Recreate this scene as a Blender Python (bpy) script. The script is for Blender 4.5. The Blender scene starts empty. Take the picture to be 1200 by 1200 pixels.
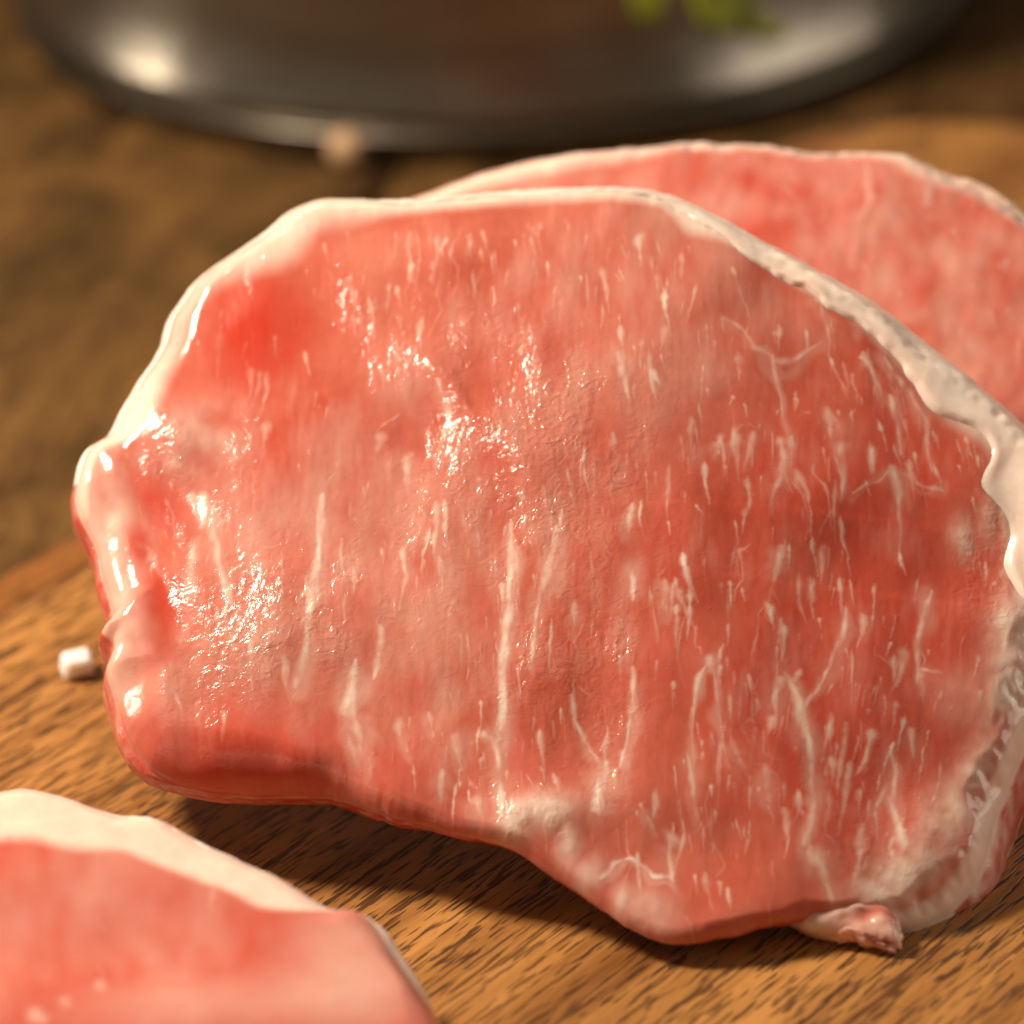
import bpy, math, random
import numpy as np

random.seed(4)
scene = bpy.context.scene
COL = scene.collection

# ------------------------------------------------------------------ camera
PITCH, ROLL, DIST, FOV = math.radians(27), math.radians(2.5), 0.53, math.radians(15)
TARGET = np.array([0.0, 0.0, 0.03])
_r = np.array([1.0, 0, 0])
_u = np.array([0, math.sin(PITCH), math.cos(PITCH)])
FWD = np.array([0, math.cos(PITCH), -math.sin(PITCH)])
RIGHT = _r * math.cos(ROLL) - _u * math.sin(ROLL)
UP = _u * math.cos(ROLL) + _r * math.sin(ROLL)
EYE = TARGET - FWD * DIST
TANF = math.tan(FOV / 2)

from mathutils import Matrix, Vector
cam_data = bpy.data.cameras.new('camera')
cam = bpy.data.objects.new('camera', cam_data)
COL.objects.link(cam)
m = Matrix.Identity(4)
for i in range(3):
    m[i][0], m[i][1], m[i][2], m[i][3] = RIGHT[i], UP[i], -FWD[i], EYE[i]
cam.matrix_world = m
cam_data.sensor_width = 24
cam_data.sensor_fit = 'HORIZONTAL'
cam_data.lens = 24 / (2 * TANF)
cam_data.clip_start = 0.02
cam_data.clip_end = 20
cam_data.dof.use_dof = True
cam_data.dof.focus_distance = 0.502
cam_data.dof.aperture_fstop = 8.0
cam_data.dof.aperture_blades = 0
scene.camera = cam

# ------------------------------------------------------------------ world, lamps, exposure
world = bpy.data.worlds.new('World')
scene.world = world
world.use_nodes = True
world.node_tree.nodes['Background'].inputs[0].default_value = (1.0, 0.76, 0.53, 1)
world.node_tree.nodes['Background'].inputs[1].default_value = 0.16


def area(name, loc, aim, size, power, color, size_y=None):
    d = bpy.data.lights.new(name, 'AREA')
    d.energy, d.color, d.size = power, color, size
    if size_y:
        d.shape, d.size_y = 'RECTANGLE', size_y
    o = bpy.data.objects.new(name, d)
    o.location = loc
    o.rotation_euler = (Vector(aim) - Vector(loc)).to_track_quat('-Z', 'Y').to_euler()
    COL.objects.link(o)
    return o


area('window_light', (-0.33, 0.08, 0.40), (-0.03, 0.0, 0.03), 0.09, 4.9, (1.0, 0.84, 0.66), 0.11)
area('back_window_light', (-0.72, 0.28, 0.085), (-0.03, 0.08, 0.03), 0.07, 1.0, (1.0, 0.84, 0.66), 0.08)
area('room_light', (0.75, 0.08, 0.18), (0.06, 0.0, 0.03), 0.55, 1.6, (1.0, 0.86, 0.72), 0.34)

vs = scene.view_settings
vs.view_transform = 'Standard'
vs.look = 'None'
vs.gamma = 1
vs.exposure = 0
vs.use_curve_mapping = False
scene.cycles.use_denoising = True
scene.cycles.use_adaptive_sampling = True
scene.cycles.adaptive_threshold = 0.015
scene.cycles.max_bounces = 5
scene.cycles.diffuse_bounces = 3
scene.cycles.glossy_bounces = 3
scene.cycles.caustics_reflective = False
scene.cycles.caustics_refractive = False
scene.cycles.sample_clamp_indirect = 3.0


# ------------------------------------------------------------------ geometry helpers
def ray(px, py):
    px = np.asarray(px, float)
    py = np.asarray(py, float)
    return FWD + ((px - 600) / 600 * TANF)[..., None] * RIGHT + ((600 - py) / 600 * TANF)[..., None] * UP


def on_plane(px, py, p, n):
    d = ray(px, py)
    t = np.dot(p - EYE, n) / (d @ n)
    return EYE + d * t[..., None]


ZUP = np.array([0, 0, 1.0])
BOARD_T = 0.018


def on_z(px, py, z=0.0):
    return on_plane(np.array(px, float), np.array(py, float), np.array([0, 0, z]), ZUP)


def smooth(a, b, x):
    t = np.clip((x - a) / (b - a), 0, 1)
    return t * t * (3 - 2 * t)


def gauss_noise(h, w, sy, sx, seed):
    """smooth random field, zero mean, unit deviation; sy, sx are blur widths in cells"""
    rs = np.random.RandomState(seed)
    f = np.fft.rfft2(rs.standard_normal((h, w)))
    ky = np.fft.fftfreq(h)[:, None]
    kx = np.fft.rfftfreq(w)[None, :]
    f *= np.exp(-2 * (math.pi ** 2) * ((ky * sy) ** 2 + (kx * sx) ** 2))
    a = np.fft.irfft2(f, (h, w))
    return (a - a.mean()) / a.std()


def noise_1d(n, s, seed):
    rs = np.random.RandomState(seed)
    f = np.fft.rfft(rs.standard_normal(n)) * np.exp(-2 * (math.pi * np.fft.rfftfreq(n) * s) ** 2)
    a = np.fft.irfft(f, n)
    return (a - a.mean()) / a.std()


def spline(pts, per=24):
    """closed Catmull-Rom through rows of numbers"""
    P = np.array(pts, float)
    out = []
    n = len(P)
    t = np.linspace(0, 1, per, endpoint=False)[:, None]
    for i in range(n):
        a, b, c, d = P[i - 1], P[i], P[(i + 1) % n], P[(i + 2) % n]
        out.append(0.5 * (2 * b + (c - a) * t + (2 * a - 5 * b + 4 * c - d) * t ** 2 + (3 * b - a - 3 * c + d) * t ** 3))
    return np.concatenate(out)


def make_mesh(name, verts, quads, mat, parent=None, attrs=None, tris=None, smooth_shade=True):
    me = bpy.data.meshes.new(name)
    verts = np.asarray(verts, np.float32)
    me.vertices.add(len(verts))
    me.vertices.foreach_set('co', verts.ravel())
    quads = np.asarray(quads, np.int32).reshape(-1, 4)
    nq = len(quads)
    tris = np.asarray(tris if tris is not None else np.zeros((0, 3)), np.int32).reshape(-1, 3)
    nt = len(tris)
    me.loops.add(nq * 4 + nt * 3)
    me.polygons.add(nq + nt)
    me.loops.foreach_set('vertex_index', np.concatenate([quads.ravel(), tris.ravel()]))
    me.polygons.foreach_set('loop_start', np.concatenate([np.arange(nq) * 4, nq * 4 + np.arange(nt) * 3]).astype(np.int32))
    me.update(calc_edges=True)
    me.validate()
    if smooth_shade:
        me.polygons.foreach_set('use_smooth', np.ones(len(me.polygons), bool))
    for k, v in (attrs or {}).items():
        a = me.attributes.new(k, 'FLOAT', 'POINT')
        a.data.foreach_set('value', np.asarray(v, np.float32))
    me.materials.append(mat)
    o = bpy.data.objects.new(name, me)
    COL.objects.link(o)
    o.parent = parent
    return o


def grid_quads(rows, cols, closed_cols=False, closed_rows=False, base=0):
    r = np.arange(rows if closed_rows else rows - 1)
    c = np.arange(cols if closed_cols else cols - 1)
    R, Cc = np.meshgrid(r, c, indexing='ij')
    R2, C2 = (R + 1) % rows, (Cc + 1) % cols
    return (np.stack([R * cols + Cc, R * cols + C2, R2 * cols + C2, R2 * cols + Cc], -1).reshape(-1, 4) + base)


def thing(name, loc, label, cat, group=None):
    o = bpy.data.objects.new(name, None)
    o.empty_display_size = 0.01
    o.location = loc
    COL.objects.link(o)
    o['label'], o['category'] = label, cat
    if group:
        o['group'] = group
    return o


# ------------------------------------------------------------------ material helpers
def new_mat(name):
    mt = bpy.data.materials.new(name)
    mt.use_nodes = True
    nt = mt.node_tree
    return mt, nt, nt.nodes['Principled BSDF']


def nd(nt, kind, **kw):
    n = nt.nodes.new(kind)
    for k, v in kw.items():
        if k.startswith('i_'):
            n.inputs[k[2:].replace('_', ' ')].default_value = v
        else:
            setattr(n, k, v)
    return n


def ramp(nt, fac, stops):
    n = nt.nodes.new('ShaderNodeValToRGB')
    e = n.color_ramp.elements
    while len(e) < len(stops):
        e.new(0.5)
    for el, (p, c) in zip(e, stops):
        el.position = p
        el.color = (*c, 1)
    nt.links.new(fac, n.inputs[0])
    return n.outputs[0]


def mix(nt, fac, a, b, mode='MIX'):
    n = nt.nodes.new('ShaderNodeMix')
    n.data_type = 'RGBA'
    n.blend_type = mode
    for sock, v in ((n.inputs[0], fac), (n.inputs[6], a), (n.inputs[7], b)):
        if isinstance(v, (int, float)):
            sock.default_value = v
        elif isinstance(v, tuple):
            sock.default_value = (*v, 1)
        else:
            nt.links.new(v, sock)
    return n.outputs[2]


def mathn(nt, op, a, b=0.0, clamp=False):
    n = nt.nodes.new('ShaderNodeMath')
    n.operation = op
    n.use_clamp = clamp
    for s, v in ((n.inputs[0], a), (n.inputs[1], b)):
        if isinstance(v, (int, float)):
            s.default_value = v
        else:
            nt.links.new(v, s)
    return n.outputs[0]


def coords(nt, scale=(1, 1, 1)):
    tc = nt.nodes.new('ShaderNodeTexCoord')
    mp = nt.nodes.new('ShaderNodeMapping')
    mp.inputs['Scale'].default_value = scale
    nt.links.new(tc.outputs['Object'], mp.inputs[0])
    return mp.outputs[0]


def noise(nt, vec, scale, detail=4.0, rough=0.55, dist=0.0):
    n = nt.nodes.new('ShaderNodeTexNoise')
    n.inputs['Scale'].default_value = scale
    n.inputs['Detail'].default_value = detail
    n.inputs['Roughness'].default_value = rough
    n.inputs['Distortion'].default_value = dist
    nt.links.new(vec, n.inputs['Vector'])
    return n.outputs['Fac']


def attr(nt, name):
    n = nt.nodes.new('ShaderNodeAttribute')
    n.attribute_name = name
    return n.outputs['Fac']


def bump(nt, height, dist, strength=1.0, normal=None):
    n = nt.nodes.new('ShaderNodeBump')
    n.inputs['Distance'].default_value = dist
    n.inputs['Strength'].default_value = strength
    nt.links.new(height, n.inputs['Height'])
    if normal is not None:
        nt.links.new(normal, n.inputs['Normal'])
    return n.outputs[0]


def meat_material():
    mt, nt, p = new_mat('raw_pork')
    L = nt.links.new
    v = coords(nt)
    fat, tint, rgh = attr(nt, 'fat'), attr(nt, 'tint'), attr(nt, 'crinkle')
    n1 = noise(nt, v, 75, 5, 0.6)
    lean = ramp(nt, n1, [(0.3, (0.50, 0.094, 0.058)), (0.7, (0.68, 0.205, 0.144))])
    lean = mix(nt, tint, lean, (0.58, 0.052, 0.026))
    n2 = noise(nt, v, 350, 3)
    fatc = ramp(nt, n2, [(0.3, (0.88, 0.66, 0.54)), (0.7, (0.93, 0.77, 0.66))])
    L(mix(nt, fat, lean, fatc), p.inputs['Base Color'])
    p.inputs['Subsurface Weight'].default_value = 0.4
    p.inputs['Subsurface Radius'].default_value = (1.0, 0.30, 0.20)
    p.inputs['Subsurface Scale'].default_value = 0.0028
    p.inputs['IOR'].default_value = 1.5
    wet = noise(nt, v, 140, 3)
    L(mathn(nt, 'MULTIPLY_ADD', wet, 0.18), p.inputs['Roughness'])
    p.inputs['Roughness'].links[0].from_node.inputs[2].default_value = 0.05
    fine = noise(nt, v, 3200, 2, 0.6)
    mid = noise(nt, v, 620, 3, 0.55, 1.4)
    hh = mathn(nt, 'ADD', mathn(nt, 'MULTIPLY', fine, 0.32), mathn(nt, 'MULTIPLY', mid, mathn(nt, 'MULTIPLY', rgh, 3.4)))
    L(bump(nt, hh, 0.00012, 0.68), p.inputs['Normal'])
    return mt


def fat_material():
    mt, nt, p = new_mat('pork_fat')
    L = nt.links.new
    v = coords(nt)
    fade = attr(nt, 'fat')
    n2 = noise(nt, v, 220, 4)
    c = ramp(nt, n2, [(0.3, (0.90, 0.72, 0.62)), (0.7, (0.95, 0.82, 0.73))])
    L(mix(nt, fade, (0.70, 0.27, 0.19), c), p.inputs['Base Color'])
    p.inputs['Subsurface Weight'].default_value = 0.75
    p.inputs['Subsurface Radius'].default_value = (1.0, 0.5, 0.35)
    p.inputs['Subsurface Scale'].default_value = 0.0016
    p.inputs['IOR'].default_value = 1.42
    p.inputs['Roughness'].default_value = 0.22
    fine = noise(nt, v, 900, 4, 0.6)
    L(bump(nt, fine, 0.00015, 0.3), p.inputs['Normal'])
    return mt


def wood_material(name, dark, light, pore, sx=14, pores=0.75, rough=0.42, mottle=0.0):
    mt, nt, p = new_mat(name)
    L = nt.links.new
    info = nt.nodes.new('ShaderNodeObjectInfo')
    tc = nt.nodes.new('ShaderNodeTexCoord')
    ad = nt.nodes.new('ShaderNodeVectorMath')
    ad.operation = 'ADD'
    cm = nt.nodes.new('ShaderNodeCombineXYZ')
    L(mathn(nt, 'MULTIPLY', info.outputs['Random'], 9.0), cm.inputs[2])
    L(tc.outputs['Object'], ad.inputs[0])
    L(cm.outputs[0], ad.inputs[1])

    def sc(a, b, c):
        mp = nt.nodes.new('ShaderNodeMapping')
        mp.inputs['Scale'].default_value = (a, b, c)
        L(ad.outputs[0], mp.inputs[0])
        return mp.outputs[0]
    broad = noise(nt, sc(6, 75, 75), 1.0, 5, 0.65, 0.5)
    fibre = noise(nt, sc(40, 900, 900), 1.0, 4, 0.65)
    f = mathn(nt, 'ADD', mathn(nt, 'MULTIPLY', broad, 0.7), mathn(nt, 'MULTIPLY', fibre, 0.3))
    c = ramp(nt, f, [(0.36, dark), (0.62, light)])
    por = noise(nt, sc(190, 2100, 300), 1.0, 1.0, 0.5)
    pm = ramp(nt, por, [(0.53, (0, 0, 0)), (0.61, (1, 1, 1))])
    dens = ramp(nt, noise(nt, sc(12, 60, 60), 1.0, 2), [(0.32, (0.45, 0.45, 0.45)), (0.55, (1, 1, 1))])
    pmask = mathn(nt, 'MULTIPLY', mathn(nt, 'MULTIPLY', pm, dens), pores)
    c = mix(nt, pmask, c, pore)
    if mottle:
        mo = ramp(nt, noise(nt, sc(22, 34, 30), 1.0, 4, 0.6, 1.2), [(0.36, (0.22, 0.20, 0.17)), (0.52, (0.85, 0.83, 0.8)), (0.68, (1.25, 1.2, 1.1))])
        c = mix(nt, mottle, c, mo, 'MULTIPLY')
    L(c, p.inputs['Base Color'])
    p.inputs['IOR'].default_value = 1.45
    L(mathn(nt, 'MULTIPLY_ADD', fibre, 0.25), p.inputs['Roughness'])
    p.inputs['Roughness'].links[0].from_node.inputs[2].default_value = rough - 0.12
    hgt = mathn(nt, 'SUBTRACT', mathn(nt, 'MULTIPLY', fibre, 0.5), pmask)
    L(bump(nt, hgt, 0.00022, 0.8), p.inputs['Normal'])
    return mt


MEAT, FAT = meat_material(), fat_material()
for _m in (MEAT, FAT):
    _m.node_tree.nodes['Principled BSDF'].subsurface_method = 'BURLEY'
BOARD_WOOD = wood_material('board_wood', (0.20, 0.074, 0.015), (0.54, 0.25, 0.068), (0.045, 0.015, 0.005), pores=0.85)
BOARD_DARK = wood_material('board_dark_wood', (0.17, 0.056, 0.011), (0.36, 0.135, 0.028), (0.03, 0.01, 0.004))
TABLE_WOOD = wood_material('table_wood', (0.070, 0.032, 0.008), (0.21, 0.108, 0.030), (0.02, 0.010, 0.005), pores=0.5, rough=0.8, mottle=0.8)
TABLE_WOOD.node_tree.nodes['Principled BSDF'].inputs['Specular IOR Level'].default_value = 0.2

# ------------------------------------------------------------------ table
TZ = -BOARD_T


def plank_box(name, x0, x1, y0, y1, z0, z1, mat, parent, bev=0.0012):
    import bmesh
    bm = bmesh.new()
    vs_ = [bm.verts.new((x, y, z)) for z in (z0, z1) for (x, y) in ((x0, y0), (x1, y0), (x1, y1), (x0, y1))]
    for f in ((3, 2, 1, 0), (4, 5, 6, 7), (0, 1, 5, 4), (1, 2, 6, 5), (2, 3, 7, 6), (3, 0, 4, 7)):
        bm.faces.new([vs_[i] for i in f])
    bmesh.ops.bevel(bm, geom=bm.edges[:], offset=bev, segments=2, affect='EDGES')
    me = bpy.data.meshes.new(name)
    bm.to_mesh(me)
    bm.free()
    me.materials.append(mat)
    o = bpy.data.objects.new(name, me)
    COL.objects.link(o)
    o.parent = parent
    return o


table = bpy.data.objects.new('table', None)
COL.objects.link(table)
table['kind'] = 'structure'
table['label'] = 'dark weathered wooden table top behind the cutting board'
table.location = (0, 0.2, TZ)
table.rotation_euler = (0, 0, math.radians(78))
y = -0.9
k = 0
for wdt in (0.16, 0.15, 0.17, 0.14, 0.16, 0.15, 0.17, 0.16, 0.15, 0.16, 0.15):
    plank_box('table_plank', -1.0, 1.0, y + 0.0006, y + wdt - 0.0006, -0.03, 0.0, TABLE_WOOD, table)
    y += wdt

# ------------------------------------------------------------------ cutting board: glued staves, one rounded corner in view
GA = math.radians(51.0)
E0 = on_z(40, 634)
board = thing('cutting_board', (float(E0[0]), float(E0[1]), 0),
              'brown wooden cutting board with rounded corner under the raw meat slices', 'cutting board')
board.rotation_euler = (0, 0, GA)
# local frame: x along the grain (to the right and back), y to the left and back; the far left edge is y = 0
S0, S1, WID, RC = -0.24, 0.232, 0.30, 0.045


def board_limits(yy):
    """x range of the rounded-rectangle outline at depth yy below the edge (yy >= 0)"""
    e = min(yy, WID - yy)
    if e >= RC:
        return S0, S1
    q = RC - math.sqrt(max(RC * RC - (RC - e) ** 2, 0))
    return S0 + q, S1 - q


widths = [0.0125, 0.2, 0.0875]
y0 = 0.0
for si, wdt in enumerate(widths):
    y1 = y0 + wdt
    ny = max(8, int(wdt / 0.002))
    ys = np.linspace(y0 + 0.00001, y1 - 0.00001, ny)
    # section: closed loop per station x; built as columns across y with the outline's x limits, rounded rim
    tops, bots = [], []
    xs_t = np.linspace(0, 1, 60)
    xs_t = 0.5 - 0.5 * np.cos(math.pi * xs_t)
    V = []
    for yy in ys:
        a, b = board_limits(yy)
        for t in xs_t:
            V.append((a + (b - a) * t, -yy))
    V = np.array(V)
    # distance to the outline -> rim rounding
    dd = np.minimum(np.minimum(-V[:, 1], WID + V[:, 1]), np.minimum(V[:, 0] - S0, S1 - V[:, 0]))
    cx = np.where(V[:, 0] > (S0 + S1) / 2, S1 - RC, S0 + RC)
    cy = np.where(V[:, 1] > -WID / 2, -RC, -WID + RC)
    inc = (np.abs(V[:, 0] - (S0 + S1) / 2) > (S1 - S0) / 2 - RC) & (np.abs(V[:, 1] + WID / 2) > WID / 2 - RC)
    dd = np.where(inc, RC - np.hypot(V[:, 0] - cx, V[:, 1] - cy), dd)
    rr = 0.006
    q = np.clip(1 - dd / rr, 0, 1)
    drop = rr * (1 - np.sqrt(np.clip(1 - q * q, 0, 1)))
    top = np.column_stack([V, -drop])
    bot = np.column_stack([V, np.full(len(V), -BOARD_T + 0.0003)])
    n = len(V)
    nxs = len(xs_t)
    Q = [grid_quads(ny, nxs)[:, ::-1], grid_quads(ny, nxs, base=n)]
    idx = np.arange(n).reshape(ny, nxs)
    for ring in (idx[0], idx[-1][::-1], idx[:, 0][::-1], idx[:, -1]):
        Q.append(np.stack([ring[:-1], ring[1:], ring[1:] + n, ring[:-1] + n], -1))
    o = make_mesh('stave', np.concatenate([top, bot]), np.concatenate(Q), BOARD_DARK if si == 0 else BOARD_WOOD, board)
    if si == 0:
        o['label'] = 'narrow darker stave along the far edge'
    y0 = y1


# ------------------------------------------------------------------ meat slices
def bil(ras, X, Y):
    x0 = np.clip(X, 0, ras.shape[1] - 1.001)
    y0_ = np.clip(Y, 0, ras.shape[0] - 1.001)
    i, j = y0_.astype(int), x0.astype(int)
    fy, fx = y0_ - i, x0 - j
    return (ras[i, j] * (1 - fy) * (1 - fx) + ras[i, j + 1] * (1 - fy) * fx
            + ras[i + 1, j] * fy * (1 - fx) + ras[i + 1, j + 1] * fy * fx)


class Slice:
    """A slice of meat lying in a tilted plane. Its outline and relief are laid out on a sheet whose
    coordinates are carried to the plane through point p with normal n."""

    def __init__(self, outline, centre, p, n, ext, step, seed, ragged=1.2):
        self.p, self.n = np.array(p, float), np.array(n, float) / np.linalg.norm(n)
        self.c = np.array(centre, float)
        self.ext, self.step = ext, step
        S = spline(outline)                      # columns x, y, thickness mm, edge mm, fat width
        d = S[:, :2] - self.c
        th = np.arctan2(d[:, 1], d[:, 0])
        rr = np.hypot(d[:, 0], d[:, 1])
        o = np.argsort(th)
        self.th = th[o]
        T = 3600
        tt = np.linspace(-math.pi, math.pi, T, endpoint=False)
        f = lambda a: np.interp(tt, self.th, a[o], period=2 * math.pi)
        self.tt = tt
        self.R = f(rr) + ragged * (noise_1d(T, 9, seed) + 1.5 * noise_1d(T, 40, seed + 1) + 0.4 * noise_1d(T, 3, seed + 2))
        self.thick = f(S[:, 2]) * 1e-3
        self.edge = f(S[:, 3]) * 1e-3
        self.fatw = f(S[:, 4])
        self.under = f(S[:, 5]) if S.shape[1] > 5 else np.zeros(T)
        # frame in the plane
        ex = np.cross(self.n, [0, 0, 1.0]); ex /= np.linalg.norm(ex)
        self.ex, self.ey = -ex, np.cross(self.n, -ex)
        self.shape = (int((ext[3] - ext[1]) / step), int((ext[2] - ext[0]) / step))
        gy, gx = np.mgrid[0:self.shape[0], 0:self.shape[1]]
        self.X, self.Y = ext[0] + gx * step, ext[1] + gy * step
        # distance to the outline on a coarse sheet (metres, in the plane)
        cs = 3 * step if step <= 1 else 2 * step
        gx, gy = np.meshgrid(np.arange(ext[0], ext[2] + cs, cs), np.arange(ext[1], ext[3] + cs, cs))
        G = self.plane(gx, gy)
        A = G.reshape(-1, 3) @ np.stack([self.ex, self.ey], 1)
        ti = np.linspace(-math.pi, math.pi, 420, endpoint=False)
        Ri = self.rad(ti)
        B = self.plane(self.c[0] + Ri * np.cos(ti), self.c[1] + Ri * np.sin(ti)) @ np.stack([self.ex, self.ey], 1)
        dm = np.full(len(A), 9.0)
        for i in range(len(B)):
            a, b = B[i], B[(i + 1) % len(B)]
            ab = b - a
            t = np.clip(((A - a) @ ab) / (ab @ ab), 0, 1)
            dm = np.minimum(dm, ((A - a - t[:, None] * ab) ** 2).sum(1))
        rad_g = np.hypot(gx - self.c[0], gy - self.c[1])
        ins = rad_g < self.rad(np.arctan2(gy - self.c[1], gx - self.c[0]))
        dist = np.sqrt(dm).reshape(gx.shape) * np.where(ins, 1, -1)
        self.dist = bil(dist, (self.X - ext[0]) / cs, (self.Y - ext[1]) / cs)
        thg = np.arctan2(self.Y - self.c[1], self.X - self.c[0])
        self.edge_map = self.per(self.edge, thg)
        self.fatw_map = self.per(self.fatw, thg)
        self.maps = {}

    def per(self, a, th):
        return np.interp(th, self.tt, a, period=2 * math.pi)

    def rad(self, th):
        return self.per(self.R, th)

    def plane(self, x, y):
        return on_plane(x, y, self.p, self.n)

    def samp(self, name, x, y):
        return bil(self.maps[name], (x - self.ext[0]) / self.step, (y - self.ext[1]) / self.step)

    def finish_height(self, h, low=None):
        """h: relief in metres; adds the rounding towards the edge"""
        ed = self.edge_map * (1 + 0.12 * gauss_noise(*self.shape, 26 / self.step, 26 / self.step, 3))
        wob = ((0.0002 + 0.0004 * smooth(500, 900, self.X)) * gauss_noise(*self.shape, 18 / self.step, 18 / self.step, 4) + 0.00028 * gauss_noise(*self.shape, 5 / self.step, 5 / self.step, 6) * smooth(600, 950, self.X)) * smooth(0, 0.003, self.dist)
        q = np.clip(1 - (self.dist + wob) / ed, 0, 1)
        drop = self.edge_map * (1 - np.clip(1 - q ** 1.6, 0, 1) ** (1 / 1.6))
        low = np.zeros(self.shape) if low is None else low
        self.maps['h'] = low + h * smooth(0, 0.002, self.dist) - drop
        self.low = bil(low, (self.c[0] + self.R * np.cos(self.tt) - self.ext[0]) / self.step, (self.c[1] + self.R * np.sin(self.tt) - self.ext[1]) / self.step)
        self.hraw = h

    def front(self, x, y, extra=0.0):
        return self.plane(x, y) + (self.samp('h', x, y) + extra)[..., None] * self.n

    def wall(self, th, q, out=0.0):
        """points of the cut edge: th around, q = 0 front .. 1 back"""
        R = self.rad(th)
        x, y = self.c[0] + R * np.cos(th), self.c[1] + R * np.sin(th)
        P = self.plane(x, y)
        O = P - self.plane(self.c[0] + 0 * th, self.c[1] + 0 * th)
        O /= np.linalg.norm(O, axis=-1, keepdims=True)
        e, t = self.per(self.edge, th), self.per(self.thick, th)
        P = P + self.n * self.per(self.low, th)[..., None]
        bulge = 0.10 * t * np.sin(math.pi * np.clip(q, 0, 1)) ** 0.8
        br = np.minimum(e, t * 0.4)
        qq = np.clip((q - 0.7) / 0.3, 0, 1)
        back = br * (1 - np.sqrt(np.clip(1 - qq * qq, 0, 1)))
        u_ = (th + math.pi) / (2 * math.pi) * self.wn.shape[1]
        rough = bil(self.wn, np.mod(u_, self.wn.shape[1] - 1.01), q * (self.wn.shape[0] - 1.01)) * smooth(0, 0.15, q)
        dep = e + (t - e) * q
        un = self.per(self.under, th)
        bulge = bulge * (1 - np.minimum(1, 2 * un)) - un * (t - e) * q
        return P + O * (bulge - back + out + rough)[..., None] - self.n * dep[..., None]

    def build_body(self, N, parent, name='lean_meat', wall_rows=26, seed=5, lumps=1.0, wall_fat=0.0):
        self.wn = lumps * 0.00022 * gauss_noise(48, 2000, 6, 22, seed) + 0.00010 * gauss_noise(48, 2000, 12, 8, seed + 1)
        a = np.linspace(-1, 1, N)
        A, B = np.meshgrid(a, a)
        big = np.abs(A) > np.abs(B)
        with np.errstate(divide='ignore', invalid='ignore'):
            r = np.where(big, A, B)
            ph = np.where(big, math.pi / 4 * (B / A), math.pi / 2 - math.pi / 4 * (A / B))
        ph = np.nan_to_num(ph)
        X, Y = r * np.cos(ph), r * np.sin(ph)
        th = np.arctan2(Y, X)
        rho = np.hypot(X, Y)
        R = self.rad(th)
        px, py = self.c[0] + rho * R * np.cos(th), self.c[1] + rho * R * np.sin(th)
        F = self.plane(px, py)
        h = self.samp('h', px, py)
        rim = rho > 0.9999
        flo = self.per(self.low, th) - self.per(self.edge, th)
        h = np.where(rim, flo, np.where(rho > 0.9, np.maximum(h, flo - 0.001), h))
        F = F + h[..., None] * self.n
        idx = np.arange(N * N).reshape(N, N)
        ring = np.concatenate([idx[0, :-1], idx[:-1, -1], idx[-1, :0:-1], idx[:0:-1, 0]])
        tr = th.ravel()[ring]
        fat = self.samp('fat', px, py).ravel()
        tint = self.samp('tint', px, py).ravel()
        crk = self.samp('crinkle', px, py).ravel() if 'crinkle' in self.maps else np.full(px.size, 0.15)
        V = [F.reshape(-1, 3)]
        quads = [grid_quads(N, N)]
        M = len(ring)
        base = N * N
        prev = ring
        fl, tl = [fat], [tint]
        rim_fat = smooth(14, 30, self.per(self.fatw, tr))
        layer = smooth(4, 14, self.per(self.fatw, tr))
        streak = gauss_noise(wall_rows + 4, M, 1.2, 6, seed + 3)
        rows = [(qv, 1.0) for qv in np.linspace(0, 1, wall_rows)[1:]]
        for j, (qv, _) in enumerate(rows):
            W = self.wall(tr, np.full(M, qv))
            V.append(W)
            cur = base + np.arange(M)
            quads.append(np.stack([prev, cur, np.roll(cur, -1), np.roll(prev, -1)], -1))
            prev = cur
            base += M
            fl.append(np.clip(wall_fat + rim_fat * 0.9 + 0.05 + 0.10 * streak[j] + layer * (0.30 + 0.35 * np.roll(streak[j], 900)) * (0.5 + 0.5 * math.cos(2 * math.pi * 1.5 * qv)), 0, 1))
            tl.append(np.clip(0.50 + 0.25 * np.roll(streak[j], 500), 0, 1) * (1 - rim_fat) * (1 - min(1, 1.8 * wall_fat)))  # cut edge painted redder, for light glowing through its shaded side
        last = V[-1]
        ctr = self.plane(self.c[0], self.c[1]) - self.n * float(self.thick.mean())
        for s in (0.97, 0.9, 0.7, 0.4, 0.12):
            V.append(ctr + (last - ctr) * s)
            cur = base + np.arange(M)
            quads.append(np.stack([prev, cur, np.roll(cur, -1), np.roll(prev, -1)], -1))
            prev = cur
            base += M
            fl.append(np.full(M, 0.2)); tl.append(np.full(M, 0.2))
        V.append(ctr[None]); fl.append([0.2]); tl.append([0.2])
        tris = np.stack([prev, np.full(M, base), np.roll(prev, -1)], -1)
        V = np.concatenate(V) - np.array(parent.location)
        Q = np.concatenate(quads)
        # make the front face outward
        q0 = Q[(N // 2) * (N - 1) + N // 2]
        nn = np.cross(V[q0[1]] - V[q0[0]], V[q0[2]] - V[q0[0]])
        if nn @ self.n < 0:
            Q, tris = Q[:, ::-1], tris[:, ::-1]
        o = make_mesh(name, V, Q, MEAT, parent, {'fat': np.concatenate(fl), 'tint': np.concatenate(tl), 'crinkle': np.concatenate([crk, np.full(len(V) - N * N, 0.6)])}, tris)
        return o

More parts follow.
